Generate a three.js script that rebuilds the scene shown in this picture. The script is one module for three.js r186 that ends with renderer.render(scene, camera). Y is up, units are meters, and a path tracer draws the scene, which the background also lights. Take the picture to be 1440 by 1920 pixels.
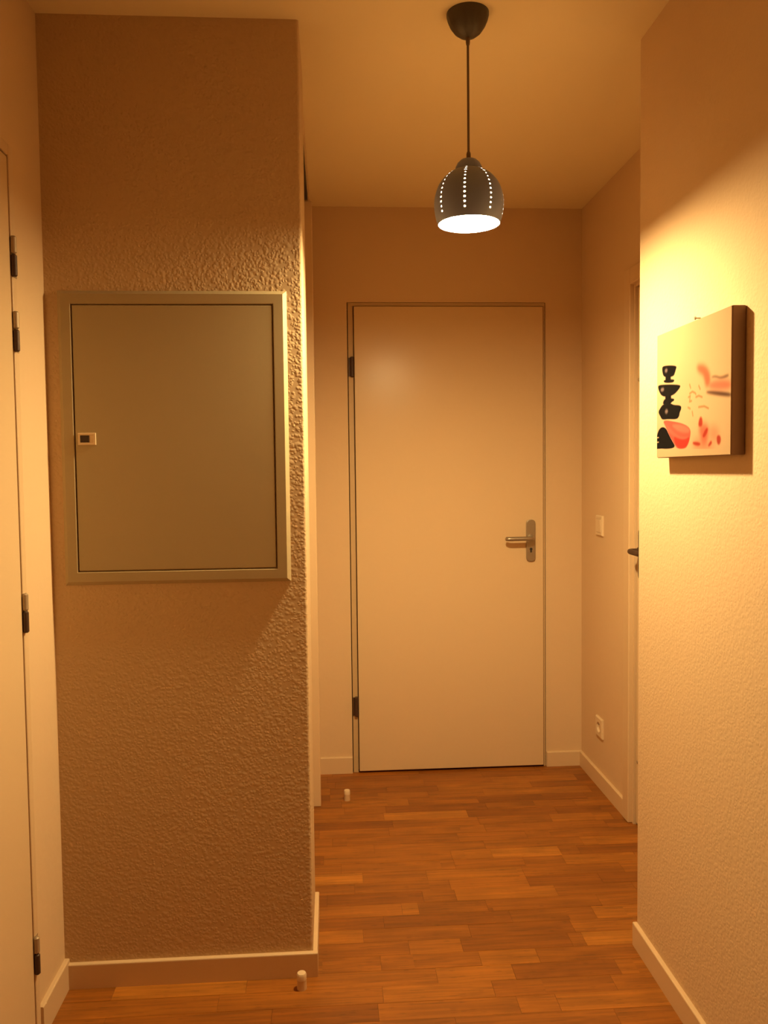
import * as THREE from 'three';
import { RoundedBoxGeometry } from 'three/addons/geometries/RoundedBoxGeometry.js';
import { mergeGeometries, toCreasedNormals } from 'three/addons/utils/BufferGeometryUtils.js';

// ---------------------------------------------------------------- camera, light, exposure
const scene = new THREE.Scene();
scene.background = new THREE.Color(0x000000);
const camera = new THREE.PerspectiveCamera(2 * Math.atan(960 / 1541) * 180 / Math.PI, 1440 / 1920, 0.05, 30);
camera.position.set(0, 1.3328, 0);
camera.rotation.set(-0.0499, -0.065, -0.0114, 'YXZ');
scene.add(camera);

const renderer = new THREE.WebGLRenderer({ antialias: true });
renderer.toneMapping = THREE.LinearToneMapping;
renderer.toneMappingExposure = 1.0;
renderer.shadowMap.enabled = true;

const LAMP = { x: 0.358, z: -2.082, rim: 1.95, bulb: 1.980, radius: 0.034, power: 8.1, color: [1, 0.75, 0.35] };

// ---------------------------------------------------------------- plan of the hallway (metres)
const H = 2.465;                       // ceiling
const XL = -0.706, XC = -0.063, XR = 0.838, XN = 1.113;
const ZC = -2.127, ZR = -2.19, ZB = -3.582, ZCE = -2.432, ZJ = -3.222, ZREAR = 1.25;

// ---------------------------------------------------------------- helpers
let seed = 7;
const rnd = () => { seed = (seed * 1664525 + 1013904223) >>> 0; return seed / 4294967296; };
const names = {};
function numbered(name) {
  const n = names[name] || 0; names[name] = n + 1;
  return n ? name + '_' + String(n).padStart(3, '0') : name;
}
function planarUV(g, du = 0, dv = 0, turn = false) {
  const p = g.attributes.position, n = g.attributes.normal, uv = new Float32Array(p.count * 2);
  for (let i = 0; i < p.count; i++) {
    const ax = Math.abs(n.getX(i)), ay = Math.abs(n.getY(i)), az = Math.abs(n.getZ(i));
    let u, v;
    if (ay >= ax && ay >= az) { u = p.getX(i); v = p.getZ(i); } else if (ax >= az) { u = p.getZ(i); v = p.getY(i); } else { u = p.getX(i); v = p.getY(i); }
    uv[2 * i] = (turn ? v : u) + du; uv[2 * i + 1] = (turn ? u : v) + dv;
  }
  g.setAttribute('uv', new THREE.BufferAttribute(uv, 2));
  return g;
}
const flat = (g) => (g.index ? g.toNonIndexed() : g);
function box(x0, x1, y0, y1, z0, z1, r = 0) {
  const w = x1 - x0, h = y1 - y0, d = z1 - z0;
  const g = r ? new RoundedBoxGeometry(w, h, d, 2, Math.min(r, w / 2.01, h / 2.01, d / 2.01)) : new THREE.BoxGeometry(w, h, d);
  g.translate((x0 + x1) / 2, (y0 + y1) / 2, (z0 + z1) / 2);
  return planarUV(flat(g));
}
const join = (list) => mergeGeometries(list.map((g) => { const c = flat(g); for (const k of Object.keys(c.attributes)) if (!['position', 'normal', 'uv'].includes(k)) c.deleteAttribute(k); return c; }), false);
// a rectangular moulding: rings [inset, height] lofted with mitred corners, facing +z
function rectLoft(w, h, rings, capFirst = false, capLast = false) {
  const pos = [];
  const ring = ([i, z]) => [[-w / 2 + i, -h / 2 + i, z], [w / 2 - i, -h / 2 + i, z], [w / 2 - i, h / 2 - i, z], [-w / 2 + i, h / 2 - i, z]];
  const quad = (a, b, c, d) => pos.push(...a, ...b, ...c, ...a, ...c, ...d);
  for (let k = 0; k + 1 < rings.length; k++) {
    const A = ring(rings[k]), B = ring(rings[k + 1]);
    for (let e = 0; e < 4; e++) { const f = (e + 1) % 4; quad(A[e], A[f], B[f], B[e]); }
  }
  if (capLast) { const B = ring(rings[rings.length - 1]); quad(B[0], B[1], B[2], B[3]); }
  if (capFirst) { const B = ring(rings[0]); quad(B[3], B[2], B[1], B[0]); }
  const g = new THREE.BufferGeometry();
  g.setAttribute('position', new THREE.Float32BufferAttribute(pos, 3));
  g.computeVertexNormals();
  return planarUV(g);
}
function lathe(points, seg = 48) {
  const g = flat(new THREE.LatheGeometry(points.map(([r, y]) => new THREE.Vector2(r, y)), seg));
  return toCreasedNormals(g, 0.55);
}
function mesh(name, geometry, material, parent) {
  const m = new THREE.Mesh(geometry, material);
  m.name = parent ? name : numbered(name);
  m.castShadow = m.receiveShadow = true;
  (parent || scene).add(m);
  return m;
}
function struct(name, geometry, material) { const m = mesh(name, geometry, material); m.userData.kind = 'structure'; return m; }
function structGroup(name, [x, y, z]) { const g = new THREE.Group(); g.name = numbered(name); g.position.set(x, y, z); g.userData.kind = 'structure'; scene.add(g); return g; }
function thing(name, label, category, [x, y, z], group) {
  const g = new THREE.Group(); g.name = numbered(name); g.position.set(x, y, z);
  g.userData = { label, category }; if (group) g.userData.group = group;
  scene.add(g); return g;
}
// at(x,y,z) shifts world-built geometry into a group's own axes
const into = (grp, g) => g.translate(-grp.position.x, -grp.position.y, -grp.position.z);

// ---------------------------------------------------------------- textures
function lattice(n, s) { seed = s; const a = new Float32Array(n * n); for (let i = 0; i < a.length; i++) a[i] = rnd(); return a; }
function noiseAt(a, nx, x, y) {           // periodic smooth value noise on an nx by nx lattice
  const xi = Math.floor(x), yi = Math.floor(y); let fx = x - xi, fy = y - yi;
  fx = fx * fx * (3 - 2 * fx); fy = fy * fy * (3 - 2 * fy);
  const m = (k) => ((k % nx) + nx) % nx, A = a[m(yi) * nx + m(xi)], B = a[m(yi) * nx + m(xi + 1)], C = a[m(yi + 1) * nx + m(xi)], D = a[m(yi + 1) * nx + m(xi + 1)];
  return A + (B - A) * fx + (C - A) * fy + (A - B - C + D) * fx * fy;
}
function heightTexture(size, tile, layers, curve, s) {
  const L = layers.map(([cell, amp], i) => { const n = Math.max(2, Math.round(tile / cell)); return { n, amp, a: lattice(n, s + i * 31) }; });
  const data = new Uint8Array(size * size * 4), sum = L.reduce((t, l) => t + l.amp, 0);
  for (let y = 0; y < size; y++) for (let x = 0; x < size; x++) {
    let v = 0;
    for (const l of L) v += l.amp * noiseAt(l.a, l.n, x / size * l.n, y / size * l.n);
    v = Math.round(255 * curve(v / sum));
    const i = 4 * (y * size + x); data[i] = data[i + 1] = data[i + 2] = v; data[i + 3] = 255;
  }
  const t = new THREE.DataTexture(data, size, size);
  t.wrapS = t.wrapT = THREE.RepeatWrapping; t.magFilter = THREE.LinearFilter; t.minFilter = THREE.LinearMipmapLinearFilter; t.generateMipmaps = true;
  t.repeat.set(1 / tile, 1 / tile); t.needsUpdate = true;
  return t;
}
const sstep = (a, b, x) => { const t = Math.min(1, Math.max(0, (x - a) / (b - a))); return t * t * (3 - 2 * t); };
function splatTexture(size, tile, count, r0, r1, s) {                     // sprayed coating: small rounded grains, heaped at random
  seed = s; const h = new Float32Array(size * size), k = size / tile;
  for (let n = 0; n < count; n++) {
    const cx = rnd() * size, cy = rnd() * size, r = (r0 + (r1 - r0) * rnd() * rnd()) * k, st = 0.75 + 0.5 * rnd(), top = 0.45 + 0.55 * rnd(), R = Math.ceil(r * 1.3);
    for (let y = -R; y <= R; y++) for (let x = -R; x <= R; x++) {
      const q = (x * x * st + y * y / st) / (r * r); if (q >= 1) continue;
      const p = ((Math.round(cy) + y + size) % size) * size + (Math.round(cx) + x + size) % size, v = top * (1 - q) * (1 - 0.35 * q);
      h[p] = Math.max(h[p], v) + 0.12 * Math.min(h[p], v);
    }
  }
  const data = new Uint8Array(size * size * 4);
  for (let p = 0; p < h.length; p++) { const v = Math.min(255, Math.round(235 * h[p])); data[4 * p] = data[4 * p + 1] = data[4 * p + 2] = v; data[4 * p + 3] = 255; }
  const t = new THREE.DataTexture(data, size, size);
  t.wrapS = t.wrapT = THREE.RepeatWrapping; t.magFilter = THREE.LinearFilter; t.minFilter = THREE.LinearMipmapLinearFilter; t.generateMipmaps = true;
  t.repeat.set(1 / tile, 1 / tile); t.needsUpdate = true;
  return t;
}
const grainBump = splatTexture(1280, 0.9, 15000, 0.003, 0.0085, 11);   // coarse sprayed wall coating
const softBump = heightTexture(512, 0.9, [[0.016, 1], [0.008, 0.5], [0.09, 0.6]], (v) => v, 77);                         // rolled paint

function woodTexture() {
  const S = 1024, tile = 1.0, data = new Uint8Array(S * S * 4);
  const a = lattice(220, 5), b = lattice(64, 6), c = lattice(24, 8), d = lattice(400, 9);
  for (let y = 0; y < S; y++) for (let x = 0; x < S; x++) {
    const u = x / S, v = y / S;
    const wav = noiseAt(c, 24, u * 6, v * 24) * 0.8;
    let g = 0.45 * noiseAt(a, 220, u * 10 + 3 * wav, v * 220) + 0.3 * noiseAt(b, 64, u * 5, v * 64 + wav) + 0.25 * noiseAt(c, 24, u * 12, v * 24);
    const pore = sstep(0.74, 0.9, noiseAt(d, 400, u * 40, v * 400));
    g = 0.74 + 0.3 * (g - 0.5) - 0.07 * pore;
    const i = 4 * (y * S + x);
    data[i] = Math.min(255, 255 * g * 1.16); data[i + 1] = Math.min(255, 255 * g * 1.13); data[i + 2] = Math.min(255, 255 * g * 1.08); data[i + 3] = 255;
  }
  const t = new THREE.DataTexture(data, S, S);
  t.colorSpace = THREE.SRGBColorSpace; t.wrapS = t.wrapT = THREE.RepeatWrapping; t.magFilter = THREE.LinearFilter; t.minFilter = THREE.LinearMipmapLinearFilter; t.generateMipmaps = true;
  t.repeat.set(1 / tile, 1 / tile); t.needsUpdate = true;
  return t;
}
const woodMap = woodTexture();

// ---------------------------------------------------------------- materials
const mat = (rgb, roughness = 0.9, more = {}) => new THREE.MeshStandardMaterial({ color: new THREE.Color().setRGB(...rgb), roughness, ...more });
const M = {
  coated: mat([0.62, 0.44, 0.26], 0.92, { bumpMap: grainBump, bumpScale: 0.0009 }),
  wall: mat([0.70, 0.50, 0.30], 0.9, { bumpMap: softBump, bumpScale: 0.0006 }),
  coatedSoft: mat([0.70, 0.50, 0.30], 0.9, { bumpMap: grainBump, bumpScale: 0.0004 }),
  ceiling: mat([0.88, 0.73, 0.46], 0.95, { bumpMap: softBump, bumpScale: 0.0005 }),
  door: new THREE.MeshPhysicalMaterial({ color: new THREE.Color().setRGB(0.70, 0.51, 0.31), roughness: 0.27, specularIntensity: 0.4 }),
  trim: mat([0.70, 0.50, 0.30], 0.45),
  frameDull: mat([0.56, 0.39, 0.21], 0.55),
  panel: mat([0.44, 0.345, 0.195], 0.6),
  panelEdge: mat([0.43, 0.335, 0.19], 0.6),
  hinge: mat([0.07, 0.035, 0.02], 0.5, { metalness: 0.3 }),
  hingeDull: mat([0.42, 0.31, 0.2], 0.5, { metalness: 0.4 }),
  alu: mat([0.40, 0.34, 0.26], 0.38, { metalness: 0.85 }),
  dark: mat([0.02, 0.016, 0.012], 0.7),
  rail: mat([0.035, 0.022, 0.014], 0.6),
  plastic: mat([0.76, 0.58, 0.38], 0.4),
  rubber: mat([0.05, 0.03, 0.02], 0.8),
  underlay: mat([0.07, 0.03, 0.012], 0.9),
  shadeOut: mat([0.21, 0.25, 0.42], 0.45),
  rose: mat([0.065, 0.05, 0.035], 0.5),
  shadeIn: new THREE.MeshPhysicalMaterial({ color: new THREE.Color().setRGB(0.85, 0.8, 0.72), roughness: 0.9, transmission: 0.3, thickness: 0 }),
  cord: mat([0.16, 0.10, 0.055], 0.7),
  nail: mat([0.25, 0.2, 0.14], 0.4, { metalness: 0.8 }),
};
const tones = [[0.357, 0.12, 0.0122], [0.387, 0.132, 0.0137], [0.424, 0.148, 0.0158], [0.469, 0.17, 0.0187], [0.536, 0.206, 0.0252], [0.32, 0.103, 0.0101]];
const woods = tones.map((c) => mat(c, 0.42, { map: woodMap, bumpMap: woodMap, bumpScale: 0.0002 }));

// ---------------------------------------------------------------- floor of narrow strips laid across the hall
const ROW = 0.0672, Z0 = -2.061;
{
  const floor = structGroup('floor', [0, 0, 0]);
  mesh('underlay', box(-0.9, 1.3, -0.12, -0.0035, -3.75, 1.4), M.underlay, floor);
  // strips the photograph singles out: row -> [x0, x1, tone]
  const fixed = {};
  const mark = (z, x0, x1, tone) => { const r = Math.floor((z - Z0) / ROW); (fixed[r] = fixed[r] || []).push([x0, x1, tone]); };
  mark(-2.10, -0.575, -0.236, 4); mark(-3.07, 0.188, 0.513, 4); mark(-2.776, 0.542, 0.783, 4); mark(-2.66, -0.12, 0.088, 4);
  mark(-2.702, 0.778, 1.031, 3); mark(-3.27, 0.027, 0.296, 3); mark(-2.126, 0.262, 0.468, 3); mark(-2.05, 0.115, 0.40, 3);
  mark(-2.25, 0.70, 0.87, 4); mark(-2.53, 0.374, 0.695, 3); mark(-2.41, -0.09, 0.199, 2); mark(-2.16, 0.39, 0.55, 3); mark(-2.22, 0.35, 0.66, 5);
  mark(-2.59, 0.62, 0.86, 5); mark(-2.74, 0.85, 1.1, 5); mark(-2.45, 0.25, 0.46, 0); mark(-3.2, 0.2, 0.6, 5); mark(-1.95, 0.55, 0.95, 3); mark(-1.99, 0.1, 0.45, 2);
  const stuff = woods.map(() => []);
  seed = 4242;
  for (let r = Math.floor((-3.7 - Z0) / ROW); Z0 + r * ROW < ZREAR; r++) {
    const za = Z0 + r * ROW, zb = za + ROW, zm = (za + zb) / 2;
    const lo = zm < ZCE ? -0.2 : zm < ZC - 0.02 ? -0.08 : XL - 0.02, hi = zm < ZR + 0.02 ? XN + 0.14 : XR + 0.02;
    const cuts = (fixed[r] || []).slice().sort((p, q) => p[0] - q[0]);
    let x = lo; const list = [];
    const fill = (to) => {
      while (to - x > 0.02) {
        let len = 0.2 + 0.26 * rnd(); if (x === lo) len *= 0.35 + 0.65 * rnd();
        let e = x + len; if (to - e < 0.1) e = to;
        const t = rnd(); list.push([x, e, t < 0.22 ? 0 : t < 0.5 ? 1 : t < 0.78 ? 2 : t < 0.9 ? 3 : 5]); x = e;
      }
      x = to;
    };
    for (const [a, b, t] of cuts) { if (a > x) fill(a); list.push([Math.max(a, lo), Math.min(b, hi), t]); x = Math.min(b, hi); }
    if (hi - x > 0.02) fill(hi);
    for (const [a, b, t] of list) {
      const dy = -0.0004 * rnd();
      const g = new THREE.BoxGeometry(b - a - 0.0006, 0.004, ROW - 0.0006); g.translate((a + b) / 2, -0.002 + dy, zm);
      planarUV(g, rnd(), rnd());
      if (zm > -1.2) stuff[t].push(flat(g)); else mesh('plank', g, woods[t], floor);
    }
  }
  stuff.forEach((l, i) => { if (l.length) { const m = mesh('planks', join(l), woods[i], floor); m.userData.kind = 'stuff'; } });
}

// ---------------------------------------------------------------- ceiling and walls
struct('ceiling', box(-0.9, 1.32, H, H + 0.14, -3.78, 1.42), M.ceiling);
{
  const D0 = -1.929, D1 = -1.02, T = 2.062;                                     // opening of the left door
  struct('wall_left', join([
    box(XL - 0.16, XL, 0, H, -2.5, D0), box(XL - 0.16, XL, 0, H, D1, 1.42), box(XL - 0.16, XL, T, H, D0, D1)]), M.wall);
}
function column(x0, x1, z0, z1, y0, y1, r, cornerX, cornerZ) {                   // a wall block with one softly rounded arris
  const s = new THREE.Shape(), put = [[x0, z0], [x1, z0], [x1, z1], [x0, z1]], pts = [];
  for (const [x, z] of put) {
    if (x === cornerX && z === cornerZ) {
      const cx = x + (x === x0 ? r : -r), cz = z + (z === z0 ? r : -r);
      const list = [];
      for (let k = 0; k <= 6; k++) { const t = (k / 6) * Math.PI / 2; list.push([cx + (x === x0 ? -1 : 1) * r * Math.cos(t), cz + (z === z0 ? -1 : 1) * r * Math.sin(t)]); }
      const prev = pts[pts.length - 1]; if (prev && Math.abs(prev[0] - x) > 1e-6) list.reverse();
      pts.push(...list);
    } else pts.push([x, z]);
  }
  pts.forEach(([x, z], i) => (i ? s.lineTo(x, -z) : s.moveTo(x, -z)));
  const g = new THREE.ExtrudeGeometry(s, { depth: y1 - y0, bevelEnabled: false });
  g.rotateX(-Math.PI / 2); g.translate(0, y0, 0);
  return planarUV(flat(g));
}
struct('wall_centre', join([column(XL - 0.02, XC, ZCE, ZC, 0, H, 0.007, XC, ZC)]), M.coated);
struct('wall_right', column(XR, 1.32, ZR, 1.42, 0, H, 0.006, XR, ZR), M.coatedSoft);
struct('wall_rear', box(XL - 0.16, 1.32, 0, H, ZREAR, ZREAR + 0.17), M.wall);
struct('wall_closet', join([box(-0.2, XC - 0.005, 2.4, H - 0.001, ZJ - 0.011, ZCE), box(-0.2, XC - 0.005, 0, H, ZB - 0.1, ZJ - 0.012)]), M.wall);
{
  const a = 0.082, b = 0.95, t = 2.06;                                           // opening of the back door
  struct('wall_back', join([box(-0.2, a, 0, H, ZB - 0.18, ZB), box(b, 1.32, 0, H, ZB - 0.18, ZB), box(a, b, t, H, ZB - 0.18, ZB)]), M.wall);
}
{
  const a = -2.975, b = -2.235, t = 2.01;                                         // opening of the door in the niche
  struct('wall_niche', join([box(XN, 1.32, 0, H, ZB, a), box(XN, 1.32, 0, H, b, ZR), box(XN, 1.32, t, H, a, b)]), M.wall);
}

// ---------------------------------------------------------------- baseboards
function skirting(length, h = 0.066, d = 0.012) {                                 // along +x, back at z=0, foot at y=0, rounded top edge
  const s = new THREE.Shape(); s.moveTo(0, 0); s.lineTo(d, 0); s.lineTo(d, h - 0.004);
  s.quadraticCurveTo(d, h, d - 0.004, h); s.lineTo(0, h); s.closePath();
  const g = new THREE.ExtrudeGeometry(s, { depth: length, bevelEnabled: false, curveSegments: 4 });   // profile x = out, y = up, length = z
  g.rotateY(Math.PI / 2); g.scale(1, 1, -1);                                      // now length = +x, out = +z
  const p = g.attributes.position.array; for (let i = 0; i < p.length; i += 9) for (let k = 0; k < 3; k++) { const q = p[i + 3 + k]; p[i + 3 + k] = p[i + 6 + k]; p[i + 6 + k] = q; }
  g.computeVertexNormals();
  return planarUV(g);
}
const along = (g, x, z, turn) => g.rotateY(turn).translate(x, 0, z);
struct('baseboard_centre', join([along(skirting(XC + 0.012 - (XL + 0.012), 0.065), XL + 0.012, ZC, 0), along(skirting(ZC - ZCE, 0.065), XC, ZC, Math.PI / 2)]), M.trim);
struct('baseboard_left', join([along(skirting(-ZC - 1.932, 0.076), XL, -1.932, Math.PI / 2), along(skirting(1.02 + ZREAR - 0.05, 0.07), XL, ZREAR, Math.PI / 2)]), M.trim);
struct('baseboard_right', along(skirting(ZREAR - ZR, 0.065), XR, ZR, -Math.PI / 2), M.trim);
struct('baseboard_back_left', along(skirting(0.082 - XC + 0.005, 0.073), XC - 0.005, ZB, 0), M.trim);
struct('baseboard_back_right', along(skirting(XN - 0.952, 0.066), 0.952, ZB, 0), M.trim);
struct('baseboard_niche', along(skirting(-3.026 - ZB - 0.012, 0.066), XN, ZB + 0.012, -Math.PI / 2), M.trim);

// ---------------------------------------------------------------- hinge and handle builders
function knuckle(r, h) { return lathe([[0, 0], [r * 0.6, 0], [r, r * 0.4], [r, h - r * 0.4], [r * 0.6, h], [0, h]], 20); }
function doorHandle(parent, name, turn, [x, y, z], reach, material, label) {          // plate in the xy plane facing +z, lever along reach * x
  const g = new THREE.Group(); g.name = name; g.position.set(x, y, z); g.rotation.y = turn; if (label) g.userData.label = label; parent.add(g);
  const s = new THREE.Shape(), w = 0.0205, h = 0.0925, r = 0.019;
  s.moveTo(-w, -h + r); s.quadraticCurveTo(-w, -h, -w + r, -h); s.lineTo(w - r, -h); s.quadraticCurveTo(w, -h, w, -h + r); s.lineTo(w, h - r); s.quadraticCurveTo(w, h, w - r, h); s.lineTo(-w + r, h); s.quadraticCurveTo(-w, h, -w, h - r); s.closePath();
  mesh('backplate', planarUV(flat(new THREE.ExtrudeGeometry(s, { depth: 0.005, bevelEnabled: true, bevelSize: 0.0025, bevelThickness: 0.003, bevelSegments: 2, bevelOffset: -0.0025 }))), material, g);
  const path = new THREE.CatmullRomCurve3([[0, 0.013, 0.004], [0, 0.013, 0.03], [reach * 0.006, 0.013, 0.046], [reach * 0.025, 0.013, 0.051], [reach * 0.07, 0.0125, 0.051], [reach * 0.108, 0.012, 0.049], [reach * 0.114, 0.012, 0.044]].map((p) => new THREE.Vector3(...p)));
  const tube = new THREE.TubeGeometry(path, 40, 0.0095, 16, false), end = new THREE.SphereGeometry(0.0095, 16, 12).translate(reach * 0.114, 0.012, 0.044);
  const collar = new THREE.CylinderGeometry(0.014, 0.0155, 0.008, 24).rotateX(Math.PI / 2).translate(0, 0.013, 0.01);
  mesh('lever', join([flat(tube), flat(end), flat(collar)]), material, g);
  const k = new THREE.Shape(); k.absarc(0, 0.004, 0.0062, -0.9, Math.PI + 0.9, false); k.lineTo(-0.0035, -0.011); k.lineTo(0.0035, -0.011); k.closePath();
  const key = new THREE.ExtrudeGeometry(k, { depth: 0.0006, bevelEnabled: false }).translate(0, -0.041, 0.0078);
  mesh('keyhole', planarUV(flat(key)), M.dark, g);
  return g;
}

// ---------------------------------------------------------------- door_1: flush door at the end of the hall
{
  const d = structGroup('door_1', [0.5235, 0, ZB]);
  const w = 0.868, t = 2.06;
  // frame: narrow steel rebated frame, legs and head with the inner stop behind the leaf
  const prof = (x0, x1, y0, y1) => box(x0, x1, y0, y1, ZB - 0.09, ZB + 0.003, 0.002);
  mesh('frame', into(d, join([prof(0.0855, 0.108, 0, 2.044), prof(0.9395, 0.9475, 0, 2.044), prof(0.0855, 0.9475, 2.0435, 2.058),
    box(0.102, 0.125, 0, 2.044, ZB - 0.12, ZB - 0.036), box(0.922, 0.945, 0, 2.044, ZB - 0.12, ZB - 0.036), box(0.102, 0.945, 2.025, 2.05, ZB - 0.12, ZB - 0.036)])), M.frameDull, d);
  mesh('leaf', into(d, box(0.1115, 0.9365, 0.009, 2.0405, ZB - 0.030, ZB + 0.014, 0.0025)), M.door, d);
  mesh('threshold', into(d, box(0.082, 0.95, 0, 0.0015, ZB - 0.18, ZB - 0.012)), M.dark, d);
  for (const y of [0.254, 1.738]) {
    const hg = mesh('hinge', join([knuckle(0.0085, 0.088).translate(0, 0, 0), flat(new THREE.BoxGeometry(0.014, 0.08, 0.003)).translate(-0.008, 0.044, -0.005)]), M.hinge, d);
    hg.position.set(0.1015 - d.position.x, y, 0.0115); hg.userData.label = 'dark brown hinge barrel';
  }
  doorHandle(d, 'handle', 0, [0.8795 - d.position.x, 1.0185, 0.014], -1, M.alu, 'satin metal lever handle on long rounded plate');
}

// ---------------------------------------------------------------- door_2: door in the niche, mostly behind the corner
{
  const d = structGroup('door_2', [XN, 0, -2.605]);
  const cas = (y0, y1, z0, z1) => box(XN - 0.015, XN + 0.01, y0, y1, z0, z1, 0.004);
  mesh('casing', into(d, join([cas(0, 2.06, -3.022, -2.963), cas(0, 2.06, -2.247, -2.192), cas(2.0, 2.06, -2.9628, -2.2472),
    box(XN + 0.002, XN + 0.12, 0, 2.009, -2.974, -2.952), box(XN + 0.002, XN + 0.12, 0, 2.009, -2.258, -2.236), box(XN + 0.003, XN + 0.119, 1.99, 2.0085, -2.952, -2.258)])), M.trim, d);
  mesh('leaf', into(d, box(XN + 0.010, XN + 0.05, 0.008, 1.986, -2.949, -2.261, 0.002)), M.door, d);
  doorHandle(d, 'handle', -Math.PI / 2, [0.010, 1.02, -2.897 + 2.605], 1, M.hinge, 'dark lever handle');
  for (const y of [0.245, 1.652]) { const b = mesh('bumper', lathe([[0, 0.004], [0.004, 0.004], [0.006, 0.002], [0.006, 0]], 16), M.hingeDull, d); b.rotation.z = Math.PI / 2; b.position.set(0.010, y, -2.93 + 2.605); }
}

// ---------------------------------------------------------------- door_3: sliding closet door between the two left walls
{
  const d = structGroup('door_3', [-0.12, 0, (ZCE + ZJ) / 2]);
  mesh('leaf', into(d, box(-0.15, -0.115, 0.008, 2.372, ZJ + 0.003, ZCE - 0.003, 0.003)), M.door, d);
  mesh('rail', into(d, box(-0.16, XC - 0.008, 2.374, 2.3995, ZJ + 0.001, ZCE - 0.001, 0.002)), M.rail, d).userData.label = 'dark sliding rail under the closet header';
  mesh('jamb', into(d, box(-0.16, XC + 0.008, 0, 2.372, ZJ - 0.035, ZJ, 0.003)), M.trim, d);
}

// ---------------------------------------------------------------- door_4: door in the left wall, hinge side in view
{
  const d = structGroup('door_4', [XL, 0, -1.475]);
  const fr = (y0, y1, z0, z1) => box(XL - 0.12, XL + 0.006, y0, y1, z0, z1, 0.003);
  mesh('frame', into(d, join([fr(0, 2.066, -1.932, -1.906), fr(0, 2.066, -1.046, -1.018), fr(2.04, 2.0655, -1.9055, -1.0465),
    box(XL - 0.135, XL - 0.042, 0, 2.05, -1.91, -1.885), box(XL - 0.135, XL - 0.042, 0, 2.05, -1.066, -1.04), box(XL - 0.134, XL - 0.0425, 2.02, 2.0495, -1.885, -1.066)])), M.trim, d);
  mesh('leaf', into(d, box(XL - 0.036, XL + 0.004, 0.008, 2.036, -1.9015, -1.05, 0.002)), M.door, d);
  for (const y of [0.172, 0.974, 1.609, 1.775]) {
    const h = new THREE.Group(); h.name = 'hinge'; h.position.set(0.010, y, -1.907 + 1.475); d.add(h);
    mesh('barrel', knuckle(0.0068, 0.049), M.hinge, h);
    mesh('barrel', knuckle(0.0068, 0.039).translate(0, 0.0505, 0), M.hingeDull, h);
    mesh('hinge_leaf', box(-0.005, -0.0025, 0, 0.048, -0.022, 0.0), M.hingeDull, h);
    mesh('hinge_leaf', box(-0.005, -0.0025, 0.05, 0.0895, -0.016, 0.0), M.hingeDull, h);
  }
  const hd = doorHandle(d, 'handle', Math.PI / 2, [0.004, 1.02, -1.1 + 1.475], 1, M.alu);
}

// ---------------------------------------------------------------- electrical cabinet set into the grainy wall
{
  const t = thing('electrical_cabinet', 'wide flat grey-beige cabinet door with raised border and small latch on the grainy wall', 'cabinet', [-0.389, 1.051, ZC]);
  const w = 0.57, h = 0.741;
  const fr = mesh('frame', rectLoft(w, h, [[0, -0.001], [0, 0.001], [0.0095, 0.0105], [0.0325, 0.0105], [0.0342, 0.009], [0.0342, -0.001]]), M.panelEdge, t); fr.position.y = h / 2;
  const dr = new THREE.Group(); dr.name = 'door'; dr.position.set(0, 0, 0); t.add(dr);
  mesh('door_panel', box(-0.2475, 0.2475, 0.0375, 0.7035, -0.001, 0.0098, 0.0018), M.panel, dr);
  const lt = mesh('latch', rectLoft(0.044, 0.03, [[0, 0], [0, 0.0022], [0.0008, 0.003], [0.005, 0.003], [0.006, 0.0012]], false, true), M.plastic, dr);
  lt.position.set(-0.608 + 0.389, 1.4215 - 1.051, 0.0098); lt.userData.label = 'pale latch with a dark finger slot';
  mesh('latch_slot', box(-0.0165, 0.0055, -0.0085, 0.0085, 0.0, 0.0034, 0.0008).translate(-0.608 + 0.389, 1.4215 - 1.051, 0.0092), M.rubber, dr);
}

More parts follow.
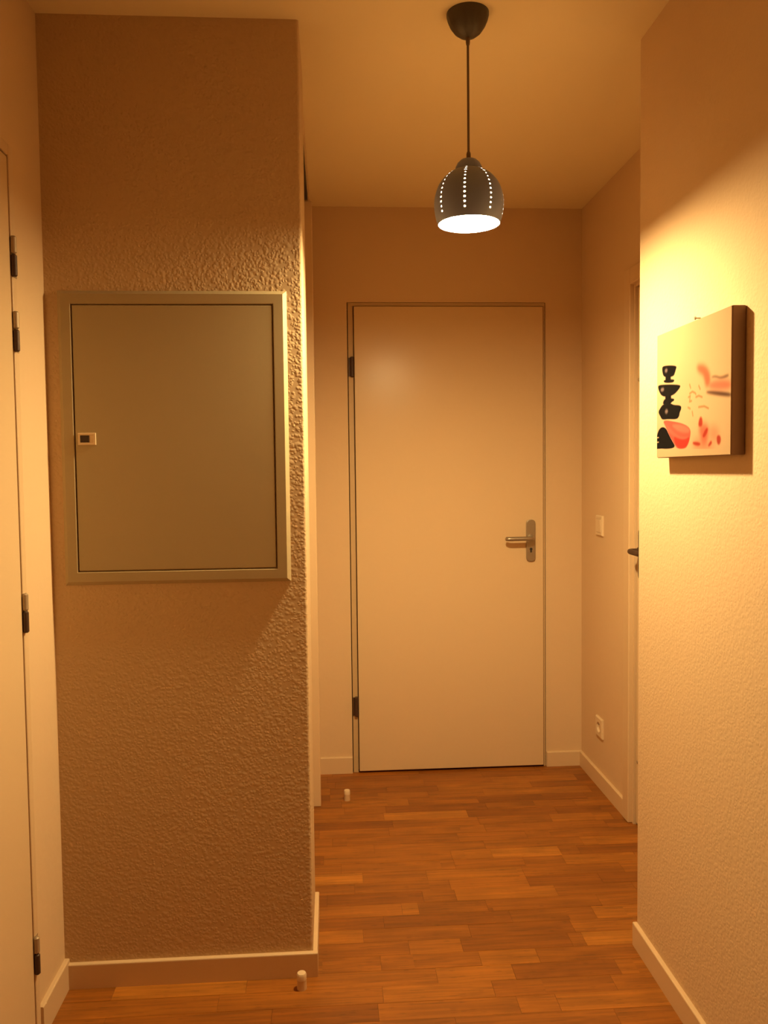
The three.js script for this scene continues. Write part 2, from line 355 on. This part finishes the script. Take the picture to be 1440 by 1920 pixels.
// ---------------------------------------------------------------- canvas picture on the right wall
function printTexture() {
  const W = 1024, Hh = 800, c = document.createElement('canvas'); c.width = W; c.height = Hh; const x = c.getContext('2d');
  const S = {
    stone1: [[84, 218], [107, 211], [209, 219], [312, 236], [305, 250], [288, 273], [269, 293], [187, 291], [113, 280], [90, 250]],
    neck1: [[147, 283], [220, 290], [220, 310], [147, 303]],
    stone2: [[107, 299], [275, 313], [277, 325], [253, 332], [119, 320]],
    stone3: [[16, 334], [37, 325], [198, 338], [365, 358], [370, 370], [328, 391], [269, 410], [164, 413], [79, 399], [37, 366]],
    neck2: [[136, 408], [231, 416], [231, 433], [136, 426]],
    stone4: [[113, 429], [153, 423], [275, 432], [280, 446], [231, 453], [220, 468], [96, 459]],
    stone5: [[23, 500], [61, 475], [102, 455], [231, 460], [264, 473], [381, 484], [386, 506], [360, 526], [355, 549], [318, 565], [187, 555], [119, 554], [84, 550], [61, 530]],
    stone6: [[2, 660], [14, 638], [49, 607], [113, 600], [164, 621], [220, 655], [264, 701], [307, 746], [14, 740]],
    lotus: [[102, 571], [136, 559], [264, 575], [422, 598], [522, 633], [517, 683], [487, 725], [442, 750], [318, 746], [264, 701], [198, 641]],
    petal_dark: [[264, 665], [339, 686], [442, 698], [512, 675], [487, 725], [442, 750], [323, 746]],
    petal_mid: [[125, 579], [198, 605], [275, 644], [381, 678], [512, 679], [502, 696], [360, 695], [231, 655]],
    petal_pale: [[231, 589], [422, 603], [512, 632], [502, 662], [360, 647], [275, 617]],
    blush: [[580, 264], [692, 272], [755, 312], [781, 363], [763, 402], [719, 414], [692, 334], [627, 315]],
    blush2: [[772, 374], [1026, 395], [1026, 451], [746, 426]],
    twig1: [[790, 354], [842, 353], [901, 371], [991, 361], [999, 377], [901, 381], [842, 363], [790, 362]],
    twig2: [[719, 430], [842, 441], [1026, 468], [1026, 487], [901, 471], [833, 460], [728, 441]],
    spot1: [[627, 598], [650, 567], [678, 580], [682, 628], [627, 629]],
    spot2: [[682, 677], [728, 638], [755, 643], [741, 671], [705, 694], [684, 691]],
    spot3: [[546, 712], [627, 716], [664, 730], [627, 741], [556, 729]],
    spot4: [[755, 737], [790, 711], [807, 726], [781, 743], [755, 747]],
    spot5: [[859, 688], [901, 688], [913, 717], [892, 744], [863, 732]],
    soft1: [[618, 629], [692, 608], [763, 628], [755, 692], [728, 732], [673, 726], [655, 680]],
    soft2: [[531, 722], [636, 688], [755, 724], [867, 767], [710, 772], [580, 761]],
    soft3: [[763, 636], [850, 632], [901, 678], [842, 731], [781, 705]],
  };
  const lines = [[[502, 424], [541, 415], [580, 427], [589, 436]], [[589, 452], [627, 447], [673, 459]], [[487, 444], [512, 438], [502, 471], [531, 469]], [[482, 504], [512, 514]], [[627, 513], [701, 514], [755, 530]], [[541, 533], [551, 559]], [[502, 369], [517, 392]], [[627, 389], [646, 411]]];
  x.fillStyle = '#e9cfa8'; x.fillRect(0, 0, W, Hh);
  const area = (k, col, blur = 0, alpha = 1) => {                            // closed smooth outline
    const p = S[k], n = p.length; x.filter = blur ? `blur(${blur}px)` : 'none'; x.globalAlpha = alpha; x.fillStyle = col; x.beginPath();
    x.moveTo((p[n - 1][0] + p[0][0]) / 2, (p[n - 1][1] + p[0][1]) / 2);
    for (let i = 0; i < n; i++) { const q = p[(i + 1) % n]; x.quadraticCurveTo(p[i][0], p[i][1], (p[i][0] + q[0]) / 2, (p[i][1] + q[1]) / 2); }
    x.closePath(); x.fill(); x.filter = 'none'; x.globalAlpha = 1;
  };
  const glint = (cx, cy, rx, ry) => { x.filter = 'blur(6px)'; x.fillStyle = '#8d7f80'; x.beginPath(); x.ellipse(cx, cy, rx, ry, 0, 0, 7); x.fill(); x.filter = 'none'; };
  area('soft2', '#e58c70', 26, 0.75); area('soft3', '#e39a7c', 24, 0.75); area('blush2', '#de8770', 14, 0.95); area('blush', '#d86c50', 14, 0.85); area('soft1', '#dc6f5a', 18, 0.85);
  area('twig1', '#70503f', 6, 0.8); area('twig2', '#5a3b30', 7, 0.95);
  x.lineCap = 'round'; x.strokeStyle = '#a87648'; x.lineWidth = 11; x.globalAlpha = 0.65; x.filter = 'blur(3px)';
  for (const l of lines) { x.beginPath(); l.forEach(([a, b], i) => (i ? x.lineTo(a, b) : x.moveTo(a, b))); x.stroke(); }
  x.globalAlpha = 1; x.filter = 'none';
  for (const k of ['neck1', 'neck2', 'stone1', 'stone2', 'stone3', 'stone4', 'stone5', 'stone6']) area(k, '#120d0e', 2);
  x.fillStyle = '#120d0e'; x.fillRect(6, 690, 150, 50); x.fillRect(140, 280, 84, 30); x.fillRect(140, 405, 90, 30);
  glint(150, 245, 22, 14); glint(90, 360, 30, 13); glint(158, 505, 24, 16);
  x.fillStyle = '#cdb894'; x.fillRect(2, 662, 34, 9); x.fillRect(2, 692, 34, 9);
  area('lotus', '#e0685c', 2); area('petal_pale', '#e88a78', 6, 0.9); area('petal_mid', '#e4786b', 4, 0.9); area('petal_dark', '#cf3f35', 5, 0.9);
  x.strokeStyle = '#ee9f90'; x.lineWidth = 5; x.beginPath(); x.moveTo(125, 579); x.quadraticCurveTo(230, 690, 330, 745); x.stroke();
  for (const k of ['spot1', 'spot2', 'spot3', 'spot4', 'spot5']) area(k, '#bb3d2f', 5, 0.9);
  x.fillStyle = '#e9cfa8'; x.beginPath(); x.moveTo(0, 742); x.lineTo(W, 766); x.lineTo(W, Hh); x.lineTo(0, Hh); x.closePath(); x.globalAlpha = 0.9; x.fill(); x.globalAlpha = 1;
  const t = new THREE.CanvasTexture(c); t.colorSpace = THREE.SRGBColorSpace; t.magFilter = THREE.LinearFilter; return t;
}
{
  const z0 = -1.99, z1 = -1.613, y0 = 1.357, y1 = 1.657, th = 0.03;
  const t = thing('canvas_picture', 'unframed canvas print with stacked black stones and pink lotus on right wall', 'picture', [XR, y0, (z0 + z1) / 2]);
  const w = z1 - z0, h = y1 - y0;
  const weave = heightTexture(256, 0.05, [[0.0012, 1], [0.0008, 0.6]], (v) => v, 5);
  const pm = new THREE.MeshPhysicalMaterial({ map: printTexture(), color: new THREE.Color().setRGB(0.50, 0.43, 0.40), roughness: 1, specularIntensity: 0.15, bumpMap: weave, bumpScale: 0.00012 });
  const wrap = mat([0.26, 0.15, 0.09], 0.85);
  const body = mesh('stretcher_canvas', box(-th, 0, 0.0, h, -w / 2, w / 2, 0.003), wrap, t); body.userData.label = 'brown wrapped canvas edge';
  // printed face, a hair proud of the wrapped body
  const g = new THREE.BoxGeometry(w - 0.003, h - 0.003, 0.0012); const uv = g.attributes.uv, p = g.attributes.position;
  for (let i = 0; i < p.count; i++) uv.setXY(i, (p.getX(i) + w / 2) / w, (p.getY(i) + h / 2) / h);
  g.rotateY(-Math.PI / 2); g.translate(-th - 0.0002, h / 2, 0);
  mesh('print', g, pm, t);
}
{
  const n = thing('nail', 'small nail in the right wall just above the canvas picture', 'nail', [XR, 1.6685, -1.82]);
  const a = mesh('shank', lathe([[0, 0], [0.0016, 0], [0.0016, 0.014], [0, 0.014]], 10), M.nail, n); a.rotation.z = Math.PI / 2; a.position.x = 0.002;
  const b = mesh('head', lathe([[0, 0], [0.0042, 0], [0.0042, 0.0012], [0.003, 0.0022], [0, 0.0024]], 14), M.nail, n); b.rotation.z = Math.PI / 2; b.position.x = -0.0115;
}

// ---------------------------------------------------------------- switch and socket on the niche wall
{
  const s = thing('light_switch', 'white square light switch on the narrow wall beside the end door', 'switch', [XN, 1.055, -3.325]);
  const pl = mesh('plate', rectLoft(0.082, 0.084, [[0, 0], [0, 0.005], [0.004, 0.009], [0.013, 0.009], [0.0135, 0.0075], [0.0145, 0.0075]]), M.plastic, s);
  const rk = mesh('rocker', new RoundedBoxGeometry(0.053, 0.055, 0.007, 2, 0.002).rotateX(0.045), M.plastic, s);
  for (const m of [pl, rk]) m.rotation.y = -Math.PI / 2;
  pl.position.set(0, 0.042, 0); rk.position.set(-0.0075, 0.042, 0);
}
{
  const s = thing('wall_socket', 'white power socket low on the narrow wall above the baseboard', 'socket', [XN, 0.212, -3.322]);
  const pl = mesh('plate', rectLoft(0.084, 0.082, [[0, 0], [0, 0.005], [0.004, 0.009], [0.016, 0.009]]), M.plastic, s); pl.rotation.y = -Math.PI / 2; pl.position.set(0, 0.041, 0);
  const cup = mesh('socket_cup', join([lathe([[0.0, -0.003], [0.0205, -0.003], [0.0215, 0.009], [0.0235, 0.0098], [0.025, 0.0092]], 32), flat(new THREE.RingGeometry(0.0245, 0.037, 32).rotateX(-Math.PI / 2).translate(0, 0.0089, 0))]), M.plastic, s);
  cup.rotation.z = Math.PI / 2; cup.position.set(0, 0.041, 0);
  for (const dz of [-0.0095, 0.0095]) { const k = mesh('pin_hole', new THREE.CylinderGeometry(0.0027, 0.0027, 0.002, 12), M.dark, s); k.rotation.z = Math.PI / 2; k.position.set(0.0025, 0.041, dz); }
  const e = mesh('earth_pin', new THREE.CylinderGeometry(0.0023, 0.0023, 0.012, 12), M.alu, s); e.rotation.z = Math.PI / 2; e.position.set(-0.003, 0.053, 0);
}

// ---------------------------------------------------------------- door stops on the floor
function doorStop(label, [x, z], r, h) {
  const s = thing('door_stop', label, 'door stop', [x, 0, z]);
  mesh('body', lathe([[0, 0], [r * 1.02, 0], [r, h * 0.08], [r * 0.96, h * 0.62], [0, h * 0.62]], 28), M.stopBody, s);
  mesh('cap', lathe([[0, h * 0.6], [r, h * 0.6], [r, h * 0.9], [r * 0.85, h], [0, h]], 28), M.plastic, s);
  return s;
}
M.stopBody = mat([0.62, 0.42, 0.24], 0.5);
doorStop('small round door stop with pale cap in front of the grainy wall corner', [-0.092, -2.07], 0.0125, 0.042);
doorStop('small pale cylindrical door stop near the end door hinge side', [0.05, -3.278], 0.0128, 0.042);

// ---------------------------------------------------------------- pendant lamp
{
  const t = thing('pendant_lamp', 'lit dark pendant lamp with a dome shade pierced by lines of dots', 'lamp', [LAMP.x, H, LAMP.z]);
  const Y = (y) => y - H;
  mesh('ceiling_rose', lathe([[0, Y(2.406)], [0.008, Y(2.4065)], [0.022, Y(2.4115)], [0.034, Y(2.421)], [0.044, Y(2.435)], [0.05, Y(2.449)], [0.0525, Y(2.459)], [0.0525, Y(2.465)], [0, Y(2.465)]], 48), M.rose, t);
  mesh('cord_grip', lathe([[0, Y(2.389)], [0.0042, Y(2.389)], [0.0052, Y(2.395)], [0.0055, Y(2.408)], [0, Y(2.408)]], 16), M.cord, t);
  mesh('cord', lathe([[0, Y(2.106)], [0.0031, Y(2.106)], [0.0031, Y(2.391)], [0, Y(2.391)]], 12), M.cord, t);
  mesh('cord_grip', lathe([[0, Y(2.107)], [0.0055, Y(2.107)], [0.0055, Y(2.123)], [0.0042, Y(2.128)], [0, Y(2.128)]], 16), M.cord, t);
  mesh('shade_cap', lathe([[0.0, Y(2.1115)], [0.011, Y(2.111)], [0.02, Y(2.1075)], [0.028, Y(2.1)], [0.033, Y(2.09)], [0.0348, Y(2.079)], [0.0335, Y(2.077)], [0, Y(2.077)]].reverse(), 48), M.shadeOut, t);
  // shade: two skins with real holes between them
  const prof = new THREE.SplineCurve([[0.03, 2.084], [0.046, 2.0765], [0.064, 2.062], [0.077, 2.043], [0.085, 2.019], [0.087, 1.994], [0.0835, 1.969], [0.0775, LAMP.rim]].map((p) => new THREE.Vector2(...p)));
  const SEG = 240, ROWS = 42, th = 0.0014, P = prof.getSpacedPoints(ROWS), N = P.map((p, i) => { const q = prof.getTangentAt(i / ROWS); return new THREE.Vector2(-q.y, q.x).normalize(); });
  for (const n of N) if (n.x < 0 && n.y < 0) n.negate();
  const A0 = Math.atan2(-LAMP.z, -LAMP.x) ;                                 // direction from lamp to camera (in x, z)
  const base = A0 + (7 * Math.PI) / 180, lineAt = (k) => base + (k * Math.PI) / 4;
  const isHole = (i, j) => {
    if (i < 2 || i > ROWS - 5 || i % 3) return false;
    const rad = (P[i].x + P[i + 1].x) / 2, half = Math.max(1, Math.round(0.005 / (2 * Math.PI * rad / SEG) / 2));
    for (let k = 0; k < 8; k++) { const c = Math.round(((lineAt(k) / (2 * Math.PI)) % 1 + 1) % 1 * SEG); const d = ((j - c) % SEG + SEG) % SEG; if (d < half || d >= SEG - half) return true; }
    return false;
  };
  const V = (i, j, inner) => { const a = (j / SEG) * 2 * Math.PI, r = P[i].x - (inner ? th * N[i].x : 0), y = P[i].y - (inner ? th * N[i].y : 0); return [r * Math.cos(a), Y(y), r * Math.sin(a)]; };
  const build = (inner) => {
    const pos = [], idx = [];
    for (let i = 0; i <= ROWS; i++) for (let j = 0; j < SEG; j++) pos.push(...V(i, j, inner));
    const id = (i, j) => i * SEG + (j % SEG);
    for (let i = 0; i < ROWS; i++) for (let j = 0; j < SEG; j++) if (inner || !isHole(i, j)) { const [a, b, c, d] = [id(i, j), id(i, j + 1), id(i + 1, j + 1), id(i + 1, j)]; if (inner) idx.push(a, d, c, a, c, b); else idx.push(a, b, c, a, c, d); }
    const g = new THREE.BufferGeometry(); g.setAttribute('position', new THREE.Float32BufferAttribute(pos, 3)); g.setIndex(idx); g.computeVertexNormals();
    return planarUV(flat(g));
  };
  const rimPos = [], Q = (a, b, c, d) => rimPos.push(...a, ...b, ...c, ...a, ...c, ...d);
  for (let j = 0; j < SEG; j++) { Q(V(ROWS, j, false), V(ROWS, j + 1, false), V(ROWS, j + 1, true), V(ROWS, j, true)); Q(V(0, j, true), V(0, j + 1, true), V(0, j + 1, false), V(0, j, false)); }
  for (let i = 0; i < ROWS; i++) for (let j = 0; j < SEG; j++) if (isHole(i, j)) {
    const c = [[i, j], [i, j + 1], [i + 1, j + 1], [i + 1, j]];
    for (let e = 0; e < 4; e++) { const [a, b] = [c[e], c[(e + 1) % 4]]; const mid = e === 1 ? [i, (j + 1) % SEG] : e === 3 ? [i, (j - 1 + SEG) % SEG] : e === 0 ? [i - 1, j] : [i + 1, j]; if (!isHole(mid[0], mid[1])) Q(V(a[0], a[1], false), V(b[0], b[1], false), V(b[0], b[1], true), V(a[0], a[1], true)); }
  }
  const rim = new THREE.BufferGeometry(); rim.setAttribute('position', new THREE.Float32BufferAttribute(rimPos, 3)); rim.computeVertexNormals(); planarUV(rim);
  const shade = mesh('shade', join([build(false), rim]), M.shadeOut, t);
  const lining = mesh('shade_lining', build(true), M.shadeIn, shade); lining.userData.label = 'white inside of the shade';
  mesh('socket', lathe([[0, Y(2.05)], [0.017, Y(2.05)], [0.019, Y(2.056)], [0.019, Y(2.072)], [0.012, Y(2.078)], [0, Y(2.078)]], 24), M.cord, t);
  const R = 0.0345, c = LAMP.bulb, pts = [];
  for (let k = 0; k <= 14; k++) { const a = -Math.PI / 2 + (k / 14) * (Math.PI / 2 + 0.75); pts.push([Math.max(0, R * Math.cos(a)), Y(c + R * Math.sin(a))]); }
  pts.push([0.0145, Y(c + 0.046)], [0.013, Y(c + 0.058)], [0.013, Y(2.052)], [0, Y(2.052)]);
  const glow = new THREE.MeshStandardMaterial({ color: 0xffffff, roughness: 0.5, emissive: new THREE.Color().setRGB(1, 0.86, 0.66), emissiveIntensity: 9 });
  const bulb = mesh('bulb', lathe(pts, 32), glow, t); bulb.userData.label = 'glowing white bulb';
  const light = new THREE.PointLight(new THREE.Color().setRGB(...LAMP.color), LAMP.power, 0, 2);
  light.name = 'bulb_light'; light.position.set(0, Y(LAMP.bulb), 0); light.castShadow = true; light.shadow.radius = LAMP.radius / 0.02; light.shadow.mapSize.set(2048, 2048); light.shadow.camera.near = 0.02; light.shadow.bias = -0.0005;
  t.add(light);
}

renderer.render(scene, camera);
